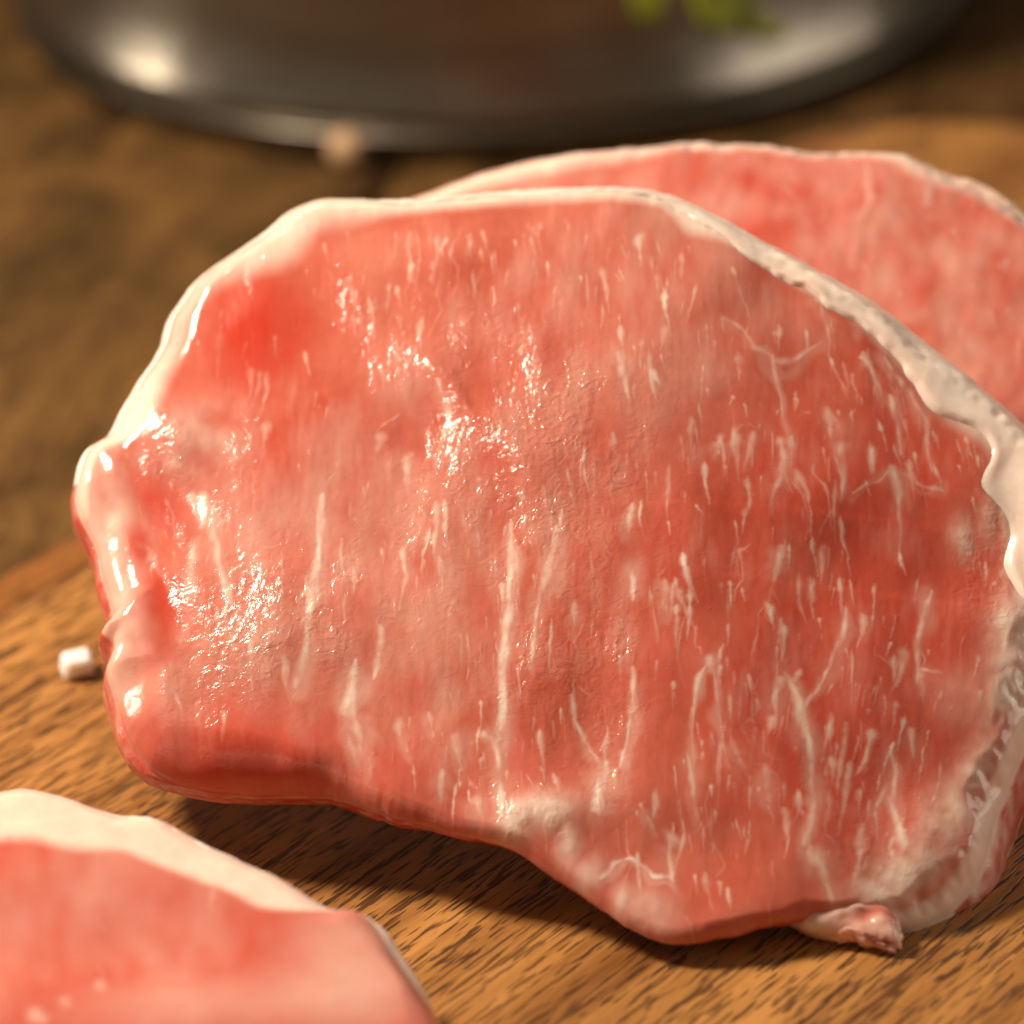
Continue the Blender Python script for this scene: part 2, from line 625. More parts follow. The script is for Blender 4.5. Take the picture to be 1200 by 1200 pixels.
    def build_fat(self, t0, t1, parent, width=1.0, lift=0.0007, soft=None, M=1400, seed=9, name='fat_cap', bulge=None):
        """closed band of fat wrapping the edge from angle t0 to t1 (clockwise on the sheet when t1 > t0)"""
        th = np.linspace(t0, t1, M)
        R = self.rad(th)
        w = self.per(self.fatw, th) * (1 + 0.10 * noise_1d(M, 14, seed)) + 1.6 * noise_1d(M, 5, seed + 1)
        end = smooth(0, 0.05, np.linspace(0, 1, M)) * smooth(0, 0.05, 1 - np.linspace(0, 1, M))
        w = np.maximum(w * (width(th) if callable(width) else width), 5) * (0.25 + 0.75 * end)
        KF, KS = 34, 22
        rows, fat = [], []
        fade = soft(th) if soft is not None else np.zeros(M)
        lump = gauss_noise(KF, M, 5, 22, seed + 4)
        for i in range(KF):
            t = i / (KF - 1)
            rho_px = R - w * (1 - t)
            x, y = self.c[0] + rho_px * np.cos(th), self.c[1] + rho_px * np.sin(th)
            s = smooth(0, 0.28, t)
            lf = (-0.0004 + (0.0004 + lift * (bulge(th) if bulge is not None else 1) * (1 + 0.4 * lump[i]) * (0.35 + 0.65 * math.sin(math.pi * min(1, t * 0.9 + 0.05)))) * s) * (0.1 + 0.9 * end) - 0.0009 * (1 - end)
            h = self.samp('h', x, y)
            h = np.maximum(h, self.per(self.low, th) - self.per(self.edge, th) - 0.001)
            if i == KF - 1:
                break
            rows.append(self.plane(x, y) + (h + lf)[:, None] * self.n)
            fat.append(np.clip(1 - fade * (1 - smooth(0.0, 0.75, t)) * 1.0, 0, 1))
        for j in range(KS):
            q = j / (KS - 1)
            out = (0.0006 * end - 0.0009 * (1 - end)) * np.ones(M)
            rows.append(self.wall(th, np.full(M, q), out))
            fat.append(np.ones(M))
        # back and inside
        inner0 = rows[0]
        backp = rows[-1]
        for s in (0.5, 1.0):
            tgt = inner0 - self.n * (self.per(self.thick, th) * 1.02)[:, None]
            rows.append(backp + (tgt - backp) * s)
            fat.append(np.ones(M))
        rows.append((rows[-1] + inner0) / 2)
        fat.append(np.ones(M))
        K = len(rows)
        V = np.stack(rows, 0)                       # K x M x 3
        Q = grid_quads(K, M, closed_rows=True)
        ends = []
        V = V.reshape(-1, 3)
        add = []
        for col, flip in ((0, False), (M - 1, True)):
            ringi = np.arange(K) * M + col
            ci = len(V) + len(add)
            add.append(V[ringi].mean(0))
            tr_ = np.stack([ringi, np.roll(ringi, -1), np.full(K, ci)], -1)
            ends.append(tr_[:, ::-1] if flip else tr_)
        V = np.concatenate([V, np.array(add)]) - np.array(parent.location)
        tris = np.concatenate(ends)
        # orientation by a front quad
        q0 = Q[(KF // 2) * (M - 1) + M // 2]
        nn = np.cross(V[q0[1]] - V[q0[0]], V[q0[2]] - V[q0[0]])
        if nn @ self.n < 0:
            Q, tris = Q[:, ::-1], tris[:, ::-1]
        return make_mesh(name, V, Q, FAT, parent, {'fat': np.concatenate([np.concatenate(fat), [1, 1]])}, tris)

    # ---- painting of the sheet
    def blob(self, x, y, sx, sy, rot=0):
        dx, dy = self.X - x, self.Y - y
        c, s = math.cos(rot), math.sin(rot)
        a, b = dx * c + dy * s, -dx * s + dy * c
        return np.exp(-0.5 * ((a / sx) ** 2 + (b / sy) ** 2))

    def stroke(self, ras, pts, w, val, rs, taper=(0.25, 1.0), power=1.0):
        """soft line; w in sheet units, taper = (start, end) width factors with the peak near the top"""
        P = np.array(pts, float)
        seg = np.hypot(*np.diff(P, axis=0).T)
        L = np.concatenate([[0], np.cumsum(seg)])
        n = max(3, int(L[-1] / (0.8 * self.step)))
        s = np.linspace(0, L[-1], n)
        xs, ys = np.interp(s, L, P[:, 0]), np.interp(s, L, P[:, 1])
        wob = np.cumsum(rs.normal(0, 0.12, n)); wob -= np.linspace(0, wob[-1], n)
        xs = xs + wob
        wj = 1 + 0.35 * np.interp(np.linspace(0, 1, n), np.linspace(0, 1, 9), rs.normal(0, 1, 9))
        for x, yv, t, j in zip(xs, ys, np.linspace(0, 1, n), wj):
            prof = min(1, taper[0] + (1 - taper[0]) * t / 0.12) * (1 if t < 0.2 else 1 + (taper[1] - 1) * (t - 0.2) / 0.8)
            ww = max(0.75, w * max(0.3, j) * prof) / self.step
            v = val * (0.35 + 0.65 * prof)
            ci, cj = (yv - self.ext[1]) / self.step, (x - self.ext[0]) / self.step
            rad = int(ww * 2.6) + 1
            i0, i1, j0, j1 = int(ci) - rad, int(ci) + rad + 2, int(cj) - rad, int(cj) + rad + 2
            if i0 < 0 or j0 < 0 or i1 > ras.shape[0] or j1 > ras.shape[1]:
                continue
            yy, xx = np.ogrid[i0:i1, j0:j1]
            g = v * np.exp(-0.5 * (((yy - ci) ** 2 + (xx - cj) ** 2) / (0.64 * ww) ** 2) ** 1.1)
            np.maximum(ras[i0:i1, j0:j1], g, out=ras[i0:i1, j0:j1])


def normal_from(tilt, yaw):
    e, a = math.radians(90 - tilt), math.radians(yaw)
    return np.array([math.sin(a) * math.cos(e), -math.cos(a) * math.cos(e), math.sin(e)])


# ---- the large slice in the middle
N_MAIN = normal_from(36, -8)
P_MAIN = on_z(770, 1098, 0.004)
#            x     y    thick edge fat
main_outline = [
    (378, 226, 20, 4.0, 34), (340, 240, 20, 4.0, 42), (296, 274, 20, 4.0, 48), (255, 300, 20, 4.0, 36), (222, 325, 20, 4.5, 30),
    (200, 355, 20, 5.0, 28), (184, 398, 20, 5.0, 28), (163, 432, 20, 5.0, 32), (147, 462, 20, 5.0, 38), (128, 497, 20, 5.0, 38),
    (104, 513, 20, 5.0, 26), (88, 532, 20, 6.0, 22), (82, 560, 20, 6.5, 18), (88, 588, 20, 7.0, 10), (103, 618, 20, 7.0, 2),
    (112, 655, 20, 7.0, 0), (122, 690, 20, 6.5, 0), (128, 714, 20, 4.0, 0), (117, 731, 20, 3.5, 0), (130, 747, 20, 4.0, 0), (119, 772, 21, 5.5, 0),
    (128, 803, 22, 7.0, 0), (138, 836, 17, 6.0, 0), (151, 865, 14, 6.0, 0), (178, 892, 12, 6.0, 0, .1), (225, 908, 11, 6.0, 0, .15), (290, 915, 10.5, 6.0, 0, .15),
    (370, 922, 9.5, 5.0, 0, .2), (425, 938, 9, 4.0, 0, .2), (470, 957, 7, 2.6, 0, .3), (530, 975, 7, 2.0, 0, .35), (590, 992, 7, 1.8, 2, .35),
    (640, 1022, 7, 1.8, 4, .4), (690, 1053, 6, 1.6, 2, .45), (735, 1084, 6, 1.6, 4, .5), (785, 1103, 6, 1.6, 0, .55), (850, 1094, 6, 1.6, 0, .55),
    (912, 1073, 7, 1.8, 0, .4), (960, 1064, 8, 2.4, 2, .2), (1010, 1064, 9, 2.8, 8, .1), (1064, 1062, 13, 3.4, 14, 0), (1116, 1032, 18, 4.0, 14, 0),
    (1150, 985, 19, 4.0, 14), (1168, 922, 20, 4.0, 14), (1188, 868, 20, 4.0, 14), (1212, 812, 20, 4.5, 16), (1232, 745, 20, 4.0, 34),
    (1246, 670, 20, 3.5, 62), (1250, 600, 20, 3.0, 84), (1242, 545, 20, 3.0, 92), (1222, 498, 20, 2.6, 70), (1182, 458, 18, 2.6, 80),
    (1138, 424, 18, 2.2, 70), (1092, 392, 18, 2.0, 58), (1052, 364, 18, 2.0, 52), (1020, 342, 18, 2.0, 46), (975, 320, 18, 2.0, 46),
    (920, 295, 18, 2.0, 42), (870, 272, 18, 2.0, 36), (825, 251, 18, 2.2, 34), (790, 235, 18, 2.4, 22), (750, 224, 19, 2.4, 22),
    (700, 221, 20, 2.4, 20), (640, 223, 20, 2.4, 20), (570, 228, 20, 2.4, 20), (500, 234, 20, 2.4, 19), (440, 232, 20, 2.8, 22),
]
main_outline = [r if len(r) == 6 else (*r, 0.0) for r in main_outline]
S = Slice(main_outline, (640, 650), P_MAIN, N_MAIN, (20, 160, 1300, 1180), 1.0, 21, ragged=0.5)
rs = np.random.RandomState(7)
H, W = S.shape
fat = np.zeros((H, W))
MM = 1e-3
# marbling that can be told apart
major = [
    ([(604, 622), (600, 680), (598, 735), (592, 790), (588, 850), (580, 890), (590, 930), (592, 962)], 6.5, .95, (.4, .8)),
    ([(660, 608), (645, 680), (632, 730), (625, 795)], 6, .75, (.5, .4)),
    ([(380, 598), (378, 650), (372, 700), (366, 760), (352, 805)], 8, .85, (.5, .6)),
    ([(405, 640), (402, 700), (408, 740)], 6, .6, (.5, .4)),
    ([(421, 780), (412, 830), (424, 880), (432, 925)], 9, .85, (.5, .6)),
    ([(455, 756), (440, 800)], 6, .7, (.5, .6)),
    ([(728, 425), (734, 455), (748, 500)], 6, .75, (.5, .3)),
    ([(766, 450), (785, 480)], 5, .6, (.5, .3)),
    ([(745, 790), (744, 830), (736, 870), (728, 895)], 4, .75, (.5, .7)),
    ([(676, 848), (694, 878), (706, 898)], 4, .65, (.5, .7)),
    ([(712, 897), (706, 925), (702, 955)], 8.5, .9, (.6, .8)), ([(735, 885), (738, 930)], 6, .5, (.6, .3)),
    ([(832, 778), (818, 806), (814, 850), (811, 900)], 3, .8, (.9, .4)), ([(833, 782), (844, 840), (857, 905)], 3, .75, (.9, .4)),
    ([(831, 780), (832, 800)], 7, .85, (.6, .4)),
    ([(920, 788), (934, 830), (949, 870), (953, 930), (944, 985)], 6.5, .75, (.6, .8)),
    ([(922, 792), (908, 815), (904, 850)], 7, .6, (.6, .3)), ([(991, 708), (982, 745), (968, 782), (955, 812), (944, 832)], 4, .6, (.8, .6)),
    ([(1012, 708), (1006, 740)], 6, .45, (.7, .3)),
    ([(1095, 675), (1082, 715), (1073, 742), (1077, 768), (1092, 776), (1103, 770)], 5.5, .62, (.6, .6)),
    ([(1078, 770), (1080, 810)], 7, .5, (.8, .3)),
    ([(1043, 862), (1050, 890), (1046, 925), (1054, 965), (1066, 1000)], 6, .7, (.6, .8)),
    ([(1040, 905), (1028, 940), (1030, 975)], 4, .5, (.6, .5)), ([(1066, 838), (1070, 866)], 6, .5, (.6, .4)),
    ([(238, 590), (250, 640), (262, 675), (275, 715)], 8, .65, (.7, .8)),
    ([(152, 622), (170, 650), (196, 690), (216, 724)], 5, .6, (.8, .8)), ([(234, 640), (224, 690), (214, 745)], 9, .5, (.7, .8)),
    ([(150, 640), (166, 652)], 4, .4, (.8, .8)),
    ([(905, 425), (916, 480), (922, 530), (924, 565)], 2.6, .55, (.8, .6)),
    ([(962, 405), (935, 418), (908, 428), (885, 418), (872, 395), (850, 384)], 4, .42, (.8, .8)),
    ([(860, 330), (872, 360), (880, 385)], 3, .5, (.6, .4)), ([(954, 350), (964, 372), (970, 400)], 4, .55, (.8, .5)),
    ([(1010, 412), (1022, 432), (1032, 462)], 3.5, .6, (.8, .5)), ([(1038, 415), (1066, 452), (1084, 485), (1092, 540)], 4, .6, (.8, .5)),
    ([(1042, 460), (1052, 490), (1056, 520)], 3, .6, (.8, .5)), ([(1000, 350), (1008, 372)], 4, .5, (.8, .5)),
    ([(984, 520), (990, 560), (986, 585)], 4.5, .6, (.6, .4)), ([(1046, 540), (1052, 575), (1056, 630)], 6, .5, (.6, .3)),
    ([(1000, 570), (1024, 563), (1042, 545), (1078, 550), (1106, 566)], 2.4, .35, (.8, .8)),
    ([(926, 518), (918, 560), (905, 595)], 7, .6, (.6, .3)), ([(970, 478), (974, 520)], 6, .5, (.6, .3)), ([(846, 512), (840, 545)], 6, .55, (.6, .3)),
    ([(885, 515), (872, 560)], 6, .45, (.6, .3)), ([(918, 640), (915, 665), (908, 690)], 6, .55, (.6, .4)),
    ([(702, 1034), (716, 1014), (738, 1006), (752, 1016), (768, 1027), (786, 1024)], 3.4, .8, (.8, .8)), ([(788, 1026), (784, 1000)], 3.5, .7, (.8, .6)),
    ([(752, 944), (762, 966), (772, 986)], 3, .5, (.8, .5)), ([(652, 905), (658, 935)], 4, .55, (.6, .5)),
    ([(478, 545), (480, 575), (482, 612)], 7, .6, (.6, .3)), ([(486, 548), (470, 580)], 5, .5, (.6, .3)),
    ([(512, 600), (514, 650)], 4.5, .6, (.7, .3)), ([(546, 610), (548, 660)], 4, .5, (.7, .3)),
    ([(475, 650), (478, 690), (472, 720)], 5, .65, (.6, .4)), ([(518, 668), (520, 700)], 5, .5, (.6, .4)), ([(536, 710), (534, 745)], 6, .6, (.6, .3)),
    ([(740, 690), (742, 715)], 7, .7, (.6, .4)), ([(782, 690), (780, 720)], 5, .6, (.6, .4)), ([(745, 605), (742, 640)], 6, .7, (.6, .4)),
    ([(672, 710), (676, 740)], 5, .5, (.6, .4)), ([(520, 470), (528, 510), (512, 560)], 7, .5, (.6, .4)), ([(452, 520), (446, 560)], 7, .4, (.6, .4)),
    ([(470, 850), (480, 885)], 5, .6, (.6, .5)), ([(508, 845), (512, 870)], 4, .5, (.6, .5)), ([(535, 870), (545, 905)], 6, .6, (.6, .5)),
    ([(566, 868), (576, 880), (584, 900)], 6, .7, (.6, .8)), ([(520, 912), (518, 950)], 7, .55, (.6, .5)), ([(560, 940), (568, 965)], 5, .6, (.6, .5)),
    ([(860, 860), (872, 900)], 5, .45, (.6, .4)), ([(896, 890), (905, 940)], 6, .5, (.6, .4)), ([(815, 880), (812, 930), (820, 960)], 4, .45, (.6, .5)),
    ([(952, 985), (966, 1020), (975, 1050)], 9, .6, (.7, .8)), ([(1012, 960), (1006, 1000), (1000, 1030)], 7, .5, (.6, .6)),
]
for pts, w, v, tp in major:
    S.stroke(fat, pts, w, v, rs, tp)
# small marbling flecks following the grain
flow = lambda x, yv: (0.22 * smooth(780, 1050, np.array(x)) * (1 - smooth(560, 720, np.array(yv))) - 0.12 * smooth(850, 1100, np.array(x)) * smooth(640, 760, np.array(yv))
                      + 0.05 * math.sin(x / 90.0))
dens = gauss_noise(H, W, 45, 45, 51)
for i in range(2500):
    x, yv = rs.uniform(140, 1180), rs.uniform(270, 1060)
    if S.dist[int(yv - 160), int(x - 20)] < 0.006:
        continue
    edgeness = 1.0 if (x > 420 or yv > 560) else 0.3
    if rs.rand() > edgeness * (0.55 + 0.35 * dens[int(yv - 160), int(x - 20)]):
        continue
    kind = rs.rand()
    a = float(flow(x, yv)) + rs.normal(0, 0.13)
    if kind < 0.15:                                   # teardrop: bright head, fading tail
        L, w, v = rs.uniform(26, 70), rs.uniform(2.4, 5.2), rs.uniform(.4, .8)
        S.stroke(fat, [(x, yv), (x + L * .5 * math.sin(a) + rs.normal(0, 2), yv + L * .5), (x + L * math.sin(a), yv + L)], w, v, rs, (.35, .12))
    elif kind < 0.22:                                 # thin wandering thread, now and then forked
        n_, q = rs.randint(3, 7), [(x, yv)]
        for _k in range(n_):
            a2 = a + rs.normal(0, .35)
            q.append((q[-1][0] + 17 * math.sin(a2), q[-1][1] + 17 * math.cos(a2)))
        S.stroke(fat, q, rs.uniform(1.0, 2.0), rs.uniform(.15, .38), rs, (.6, .5))
        if rs.rand() < .6:
            k0 = rs.randint(1, n_)
            a2 = a + rs.choice([-1, 1]) * rs.uniform(.4, .9)
            S.stroke(fat, [q[k0], (q[k0][0] + 14 * math.sin(a2), q[k0][1] + 14 * math.cos(a2)), (q[k0][0] + 32 * math.sin(a2 * .8), q[k0][1] + 32 * math.cos(a2 * .8))], rs.uniform(.9, 1.7), rs.uniform(.12, .3), rs, (.7, .3))
    elif kind < 0.25:                                 # cross threads
        a2 = rs.choice([-1, 1]) * rs.uniform(.9, 1.5)
        L = rs.uniform(10, 34)
        S.stroke(fat, [(x, yv), (x + L * .5 * math.sin(a2), yv + L * .5 * math.cos(a2) + rs.normal(0, 2)), (x + L * math.sin(a2), yv + L * math.cos(a2))], rs.uniform(.9, 1.8), rs.uniform(.1, .3), rs, (.6, .4))
    else:
        L, w, v = rs.uniform(6, 36), rs.uniform(.8, 2.2), rs.uniform(.15, .75)
        S.stroke(fat, [(x, yv), (x + L * math.sin(a), yv + L)], w, v, rs, (.5, .25))
halo = np.zeros((H, W))
for pts, w, v, tp in major:
    S.stroke(halo, [(x + w * .25, yv + 5) for x, yv in pts], w * 2.2, v * .38, rs, tp)
wx, wy, wz = gauss_noise(H, W, 14, 8, 36), gauss_noise(H, W, 14, 9, 37), gauss_noise(H, W, 3, 2.2, 38)
gx_, gy_ = np.arange(W)[None, :] + 0 * wx, np.arange(H)[:, None] + 0 * wx
fat = bil(fat, gx_ + 1.3 * wx + 0.25 * wz, gy_ + 4.0 * wy)
fat = np.clip(fat * (0.88 + 0.22 * gauss_noise(H, W, 9, 3, 39) + 0.10 * wz), 0, 1)
fat = np.maximum(fat, bil(halo, gx_ + 4 * wx, gy_ + 8 * wy))
marb = fat.copy()
# patches of soft fat and connective tissue
n_f = gauss_noise(H, W, 5, 5, 31)
n_m = gauss_noise(H, W, 18, 12, 32)
n_b = gauss_noise(H, W, 60, 60, 33)
patch = np.zeros((H, W))
for (x, yv, sx, sy, ro, v) in [
        (640, 958, 36, 17, -.15, .8), (606, 974, 22, 14, 0, .6), (668, 990, 10, 24, .1, .7), (690, 1032, 12, 16, .6, .7), (726, 1056, 9, 14, .3, .6),
        (760, 1072, 24, 22, .5, .45), (1075, 1005, 46, 26, -.7, .85), (1106, 945, 22, 40, .35, .75), (1030, 1035, 22, 14, 0, .7), (1150, 870, 16, 34, .5, .7),
        (1185, 790, 22, 40, .4, .75), (1150, 800, 40, 26, 0, .3), (1128, 610, 10, 16, 0, .6), (1160, 590, 9, 18, 0, .5), (1184, 720, 18, 40, .2, .8),
        (240, 520, 40, 34, -.5, .55), (330, 760, 70, 50, -.5, .25), (215, 790, 50, 26, -.7, .22), (150, 720, 22, 60, 0, .55), (130, 620, 20, 60, 0, .55),
        (135, 760, 16, 30, 0, .5), (175, 560, 14, 30, -.5, .3), (300, 640, 30, 50, 0, .2), (760, 470, 60, 60, 0, .14), (480, 470, 30, 40, 0, .2)]:
    patch = np.maximum(patch, v * S.blob(x, yv, sx, sy, ro))
patch_s = patch.copy()
patch = np.clip(patch * (1 + 0.13 * n_f + 0.25 * n_m), 0, 1)
fat = np.maximum(fat, patch)
# pale veil
fat = np.maximum(fat, np.clip(0.0 + 0.12 * S.blob(450, 640, 120, 180) + 0.12 * S.blob(740, 360, 170, 90) + 0.06 * n_m + 0.05 * n_b + 0.02 * gauss_noise(H, W, 9, 2, 35), 0, .4))
# soft pale border where lean meets the cap
rimw = np.maximum(S.fatw_map, 1) * 0.125 * MM
rgt = smooth(780, 880, S.X) * (1 - smooth(640, 760, S.Y))
fat = np.maximum(fat, (1 - smooth(0.75 - 0.25 * rgt, 1.7 - 0.8 * rgt, np.maximum(S.dist, 0) / rimw)) * smooth(2, 12, S.fatw_map) * 0.9)
left_soft = 1 - smooth(180, 330, S.X)
fat = np.maximum(fat, (0.6 - 0.5 * smooth(770, 840, S.Y)) * (1 - smooth(0.0, 0.007, S.dist)) * left_soft)
pocket = np.maximum.reduce([S.blob(182, 585, 16, 36, -.5), S.blob(196, 700, 17, 46, -.25), S.blob(163, 640, 12, 18, -.4), S.blob(270, 400, 60, 60), 0.8 * S.blob(270, 905, 90, 24)])
fat = fat * (1 - 0.8 * pocket)
S.maps['fat'] = np.clip(fat, 0, 1)
tint = np.zeros((H, W))  # redder muscle, plus light glowing through and the dimmer right painted into the colour
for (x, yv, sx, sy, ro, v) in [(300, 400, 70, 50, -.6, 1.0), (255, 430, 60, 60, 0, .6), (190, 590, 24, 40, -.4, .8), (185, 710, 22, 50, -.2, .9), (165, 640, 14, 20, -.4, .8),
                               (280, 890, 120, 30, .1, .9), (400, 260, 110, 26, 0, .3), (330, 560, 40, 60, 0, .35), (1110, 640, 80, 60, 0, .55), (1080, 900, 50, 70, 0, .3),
                               (990, 760, 190, 240, 0, .60), (1010, 560, 160, 120, 0, .55), (650, 900, 90, 50, 0, .25), (420, 470, 60, 60, 0, .25)]:
    tint = np.maximum(tint, v * S.blob(x, yv, sx, sy, ro))
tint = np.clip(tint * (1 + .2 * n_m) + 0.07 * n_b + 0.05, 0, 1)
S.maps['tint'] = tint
# relief, millimetres
h = 3.0 * S.blob(560, 560, 380, 330) - 6.0 * smooth(780, 1300, S.X) - 3.5 * smooth(800, 1240, S.X) * smooth(500, 1000, S.Y) - 1.3 * S.blob(262, 392, 66, 80, -.5) + 0.7 * S.blob(225, 510, 44, 32, -.6)
h += 0.5 * S.blob(300, 760, 120, 60, -.4) - 1.6 * S.blob(185, 660, 20, 80, -.3) - 1.2 * S.blob(200, 570, 18, 40, -.7)
h += -1.6 * S.blob(1090, 640, 110, 60) - 1.2 * S.blob(800, 1010, 60, 40) + 1.3 * S.blob(1085, 985, 60, 40, -.7) + 0.9 * S.blob(640, 958, 44, 22, -.15)
h += 1.7 * S.blob(720, 440, 110, 150, .5) - 1.0 * S.blob(440, 480, 50, 90, -.7)
low, h = h, np.zeros((H, W))
# raised seam running down from the upper left
lx, ly = (S.X - 560) * .70 + (S.Y - 495) * .71, -(S.X - 560) * .71 + (S.Y - 495) * .70
seam = np.exp(-0.5 * ((ly + 5 * n_m) / 9) ** 2) * np.exp(-0.5 * (lx / 75) ** 4)
h += 0.5 * seam
# knife steps across the grain
for yk, x0_, amp in ((603, 600, .07), (688, 760, .08), (455, 560, .04)):
    h += amp * smooth(yk - 5, yk + 5, S.Y + 6 * np.sin(S.X / 120.0) + 1.5 * n_m) * smooth(x0_, x0_ + 150, S.X)
h += 0.20 * gauss_noise(H, W, 34, 28, 41) + 0.022 * gauss_noise(H, W, 18, 6, 42) + 0.010 * gauss_noise(H, W, 7, 2.8, 43)
h += 0.045 * np.minimum(marb, .8) + 0.30 * patch_s * (1 + .10 * n_f + .2 * n_m)
zone = (S.blob(610, 500, 90, 120, -.5) + S.blob(330, 740, 90, 60, -.5) + S.blob(240, 520, 50, 30, -.4) + .5 * S.blob(415, 360, 22, 45) + .6 * S.blob(670, 830, 60, 60) + .22 * S.blob(600, 720, 160, 120)
        + .8 * S.blob(1160, 640, 30, 60) + .6 * S.blob(640, 955, 60, 30) + .5 * S.blob(1050, 970, 60, 50))
zone = np.clip((0.05 + 0.9 * zone) * (1 + 0.35 * n_m), 0.03, 1.0)
spk = gauss_noise(H, W, 1.5, 1.3, 44)
h += 0.012 * zone * (0.6 * spk + 1.4 * gauss_noise(H, W, 3.0, 2.0, 45)) + 0.016 * zone * np.clip(spk - 1.5, 0, 2)
drop_ = gauss_noise(H, W, 1.6, 1.25, 47)
h += 0.045 * np.clip(drop_ - 2.15, 0, 1.2) + 0.03 * np.clip(gauss_noise(H, W, 5, 1.4, 48) - 2.0, 0, 1.2)
S.maps['crinkle'] = zone
S.finish_height(h * MM, low * MM)

GROUP = 'raw pork loin slices'
base = S.plane(770.0, 1098.0)
main = thing('pork_slice', tuple(map(float, base)), 'large sharp marbled raw pork slice leaning in the middle of the board', 'meat slice', GROUP)
S.build_body(780, main, lumps=0.6)
ang = lambda x, yv, c=(640, 650): math.atan2(yv - c[1], x - c[0])


def soft_main(th):
    x = 640 + S.rad(th) * np.cos(th)
    return 0.9 * (1 - smooth(150, 560, x)) + 0.15


def bulge_main(th):
    x = 640 + S.rad(th) * np.cos(th)
    return 0.25 + 0.75 * smooth(860, 1000, x)


t_a, t_b = ang(96, 600), ang(1222, 762)
S.build_fat(t_a - 2 * math.pi if t_a > 0 else t_a, t_b, main, soft=soft_main, bulge=bulge_main, width=lambda th: 0.4 + 0.35 * smooth(360, 460, 640 + S.rad(th) * np.cos(th)) + 0.25 * smooth(820, 900, 640 + S.rad(th) * np.cos(th)))

# torn scrap of soft fat hanging under the lower right edge
scrap_outline = [(922, 1066, 4, 1.6, 0), (955, 1056, 4, 1.6, 0), (1000, 1050, 4, 1.6, 0), (1040, 1060, 4, 1.6, 0), (1053, 1085, 3.4, 1.4, 0), (1054, 1105, 2.6, 1.0, 0), (1044, 1110, 2.4, 1.0, 0),
                 (1028, 1098, 3, 1.2, 0), (1012, 1102, 3, 1.2, 0), (1000, 1094, 3, 1.2, 0), (975, 1092, 4, 1.6, 0), (944, 1084, 4, 1.6, 0)]
SC = Slice(scrap_outline, (990, 1086), S.p - S.n * 0.003, S.n, (900, 1040, 1080, 1140), 0.5, 121, ragged=0.25)
H, W = SC.shape
nsc = gauss_noise(H, W, 10, 16, 122)
SC.maps['fat'] = np.clip(0.5 + 0.18 * nsc, 0, 1)
SC.maps['tint'] = np.clip(0.1 + 0.1 * nsc, 0, 1)
SC.finish_height(0.0002 * nsc)
SC.build_body(90, main, name='fat_scrap', wall_rows=8, seed=123, lumps=0.1, wall_fat=0.5)

# ---- slice behind it
N_REAR = normal_from(31, -8)
P_REAR = S.plane(830.0, 250.0) - S.n * 0.0215
rear_outline = [
    (455, 240, 20, 4, 18), (520, 205, 20, 4, 22), (610, 180, 20, 4, 24), (720, 163, 20, 4, 20), (830, 153, 20, 4, 16), (930, 163, 20, 4, 14), (1040, 168, 20, 4, 15),
    (1100, 186, 20, 4, 22), (1160, 208, 20, 4, 20), (1225, 250, 20, 5, 18), (1290, 300, 20, 5, 18), (1350, 390, 20, 5, 18), (1370, 490, 20, 5, 18), (1340, 590, 18, 5, 14),
    (1240, 660, 16, 5, 10), (1050, 690, 14, 5, 0), (850, 680, 14, 5, 0), (660, 600, 16, 5, 0), (540, 470, 18, 5, 0), (470, 340, 20, 5, 6)]
S2 = Slice(rear_outline, (920, 430), P_REAR, N_REAR, (410, 110, 1420, 740), 2.0, 61, ragged=0.7)
rs = np.random.RandomState(17)
H, W = S2.shape
fat = np.zeros((H, W))
for i in range(420):
    x, yv = rs.uniform(520, 1340), rs.uniform(210, 620)
    L = rs.uniform(10, 40)
    a = rs.normal(0.1, .5)
    S2.stroke(fat, [(x, yv), (x + L * math.sin(a), yv + L * math.cos(a))], rs.uniform(2, 6), rs.uniform(.12, .42), rs, (.5, .4))
for pts, w, v in [([(1075, 262), (1098, 290), (1104, 330), (1098, 360)], 14, .16), ([(945, 262), (940, 290)], 12, .2), ([(1004, 290), (1000, 320)], 11, .3), ([(1015, 190), (1020, 240), (1010, 262)], 9, .4),
                  ([(1090, 205), (1086, 240)], 9, .5), ([(1130, 320), (1160, 300)], 9, .2), ([(1060, 380), (1100, 370)], 12, .22)]:
    S2.stroke(fat, pts, w, v, rs, (.7, .7))
marb = fat.copy()
nb2 = gauss_noise(H, W, 14, 14, 63)
rimw = np.maximum(S2.fatw_map, 1) * 0.14 * MM
fat = np.maximum(fat, (1 - smooth(0.8, 2.2, np.maximum(S2.dist, 0) / rimw)) * smooth(2, 10, S2.fatw_map) * 0.9)
S2.maps['fat'] = np.clip(np.maximum(fat, 0.16 + 0.05 * nb2 + 0.05 * gauss_noise(H, W, 5, 4, 66)), 0, 1)
S2.maps['tint'] = np.clip(0.52 + 0.09 * nb2 + .3 * S2.blob(880, 250, 70, 50), 0, 1)
S2.finish_height((1.2 * S2.blob(1000, 330, 220, 120) + .22 * gauss_noise(H, W, 16, 14, 64) + 0.05 * gauss_noise(H, W, 4, 3, 65) + .15 * marb) * MM)
base2 = S2.plane(900.0, 680.0)
rear = thing('pork_slice', tuple(map(float, base2)), 'blurred raw pork slice partly hidden behind the large middle slice', 'meat slice', GROUP)
S2.build_body(300, rear, seed=70, wall_rows=16)
t_a, t_b = math.atan2(330 - 430, 474 - 920), math.atan2(600 - 430, 1330 - 920)
S2.build_fat(t_a, t_b, rear, lift=.0003, width=0.6, M=700, seed=74, soft=lambda th: 0.55 + 0 * th)

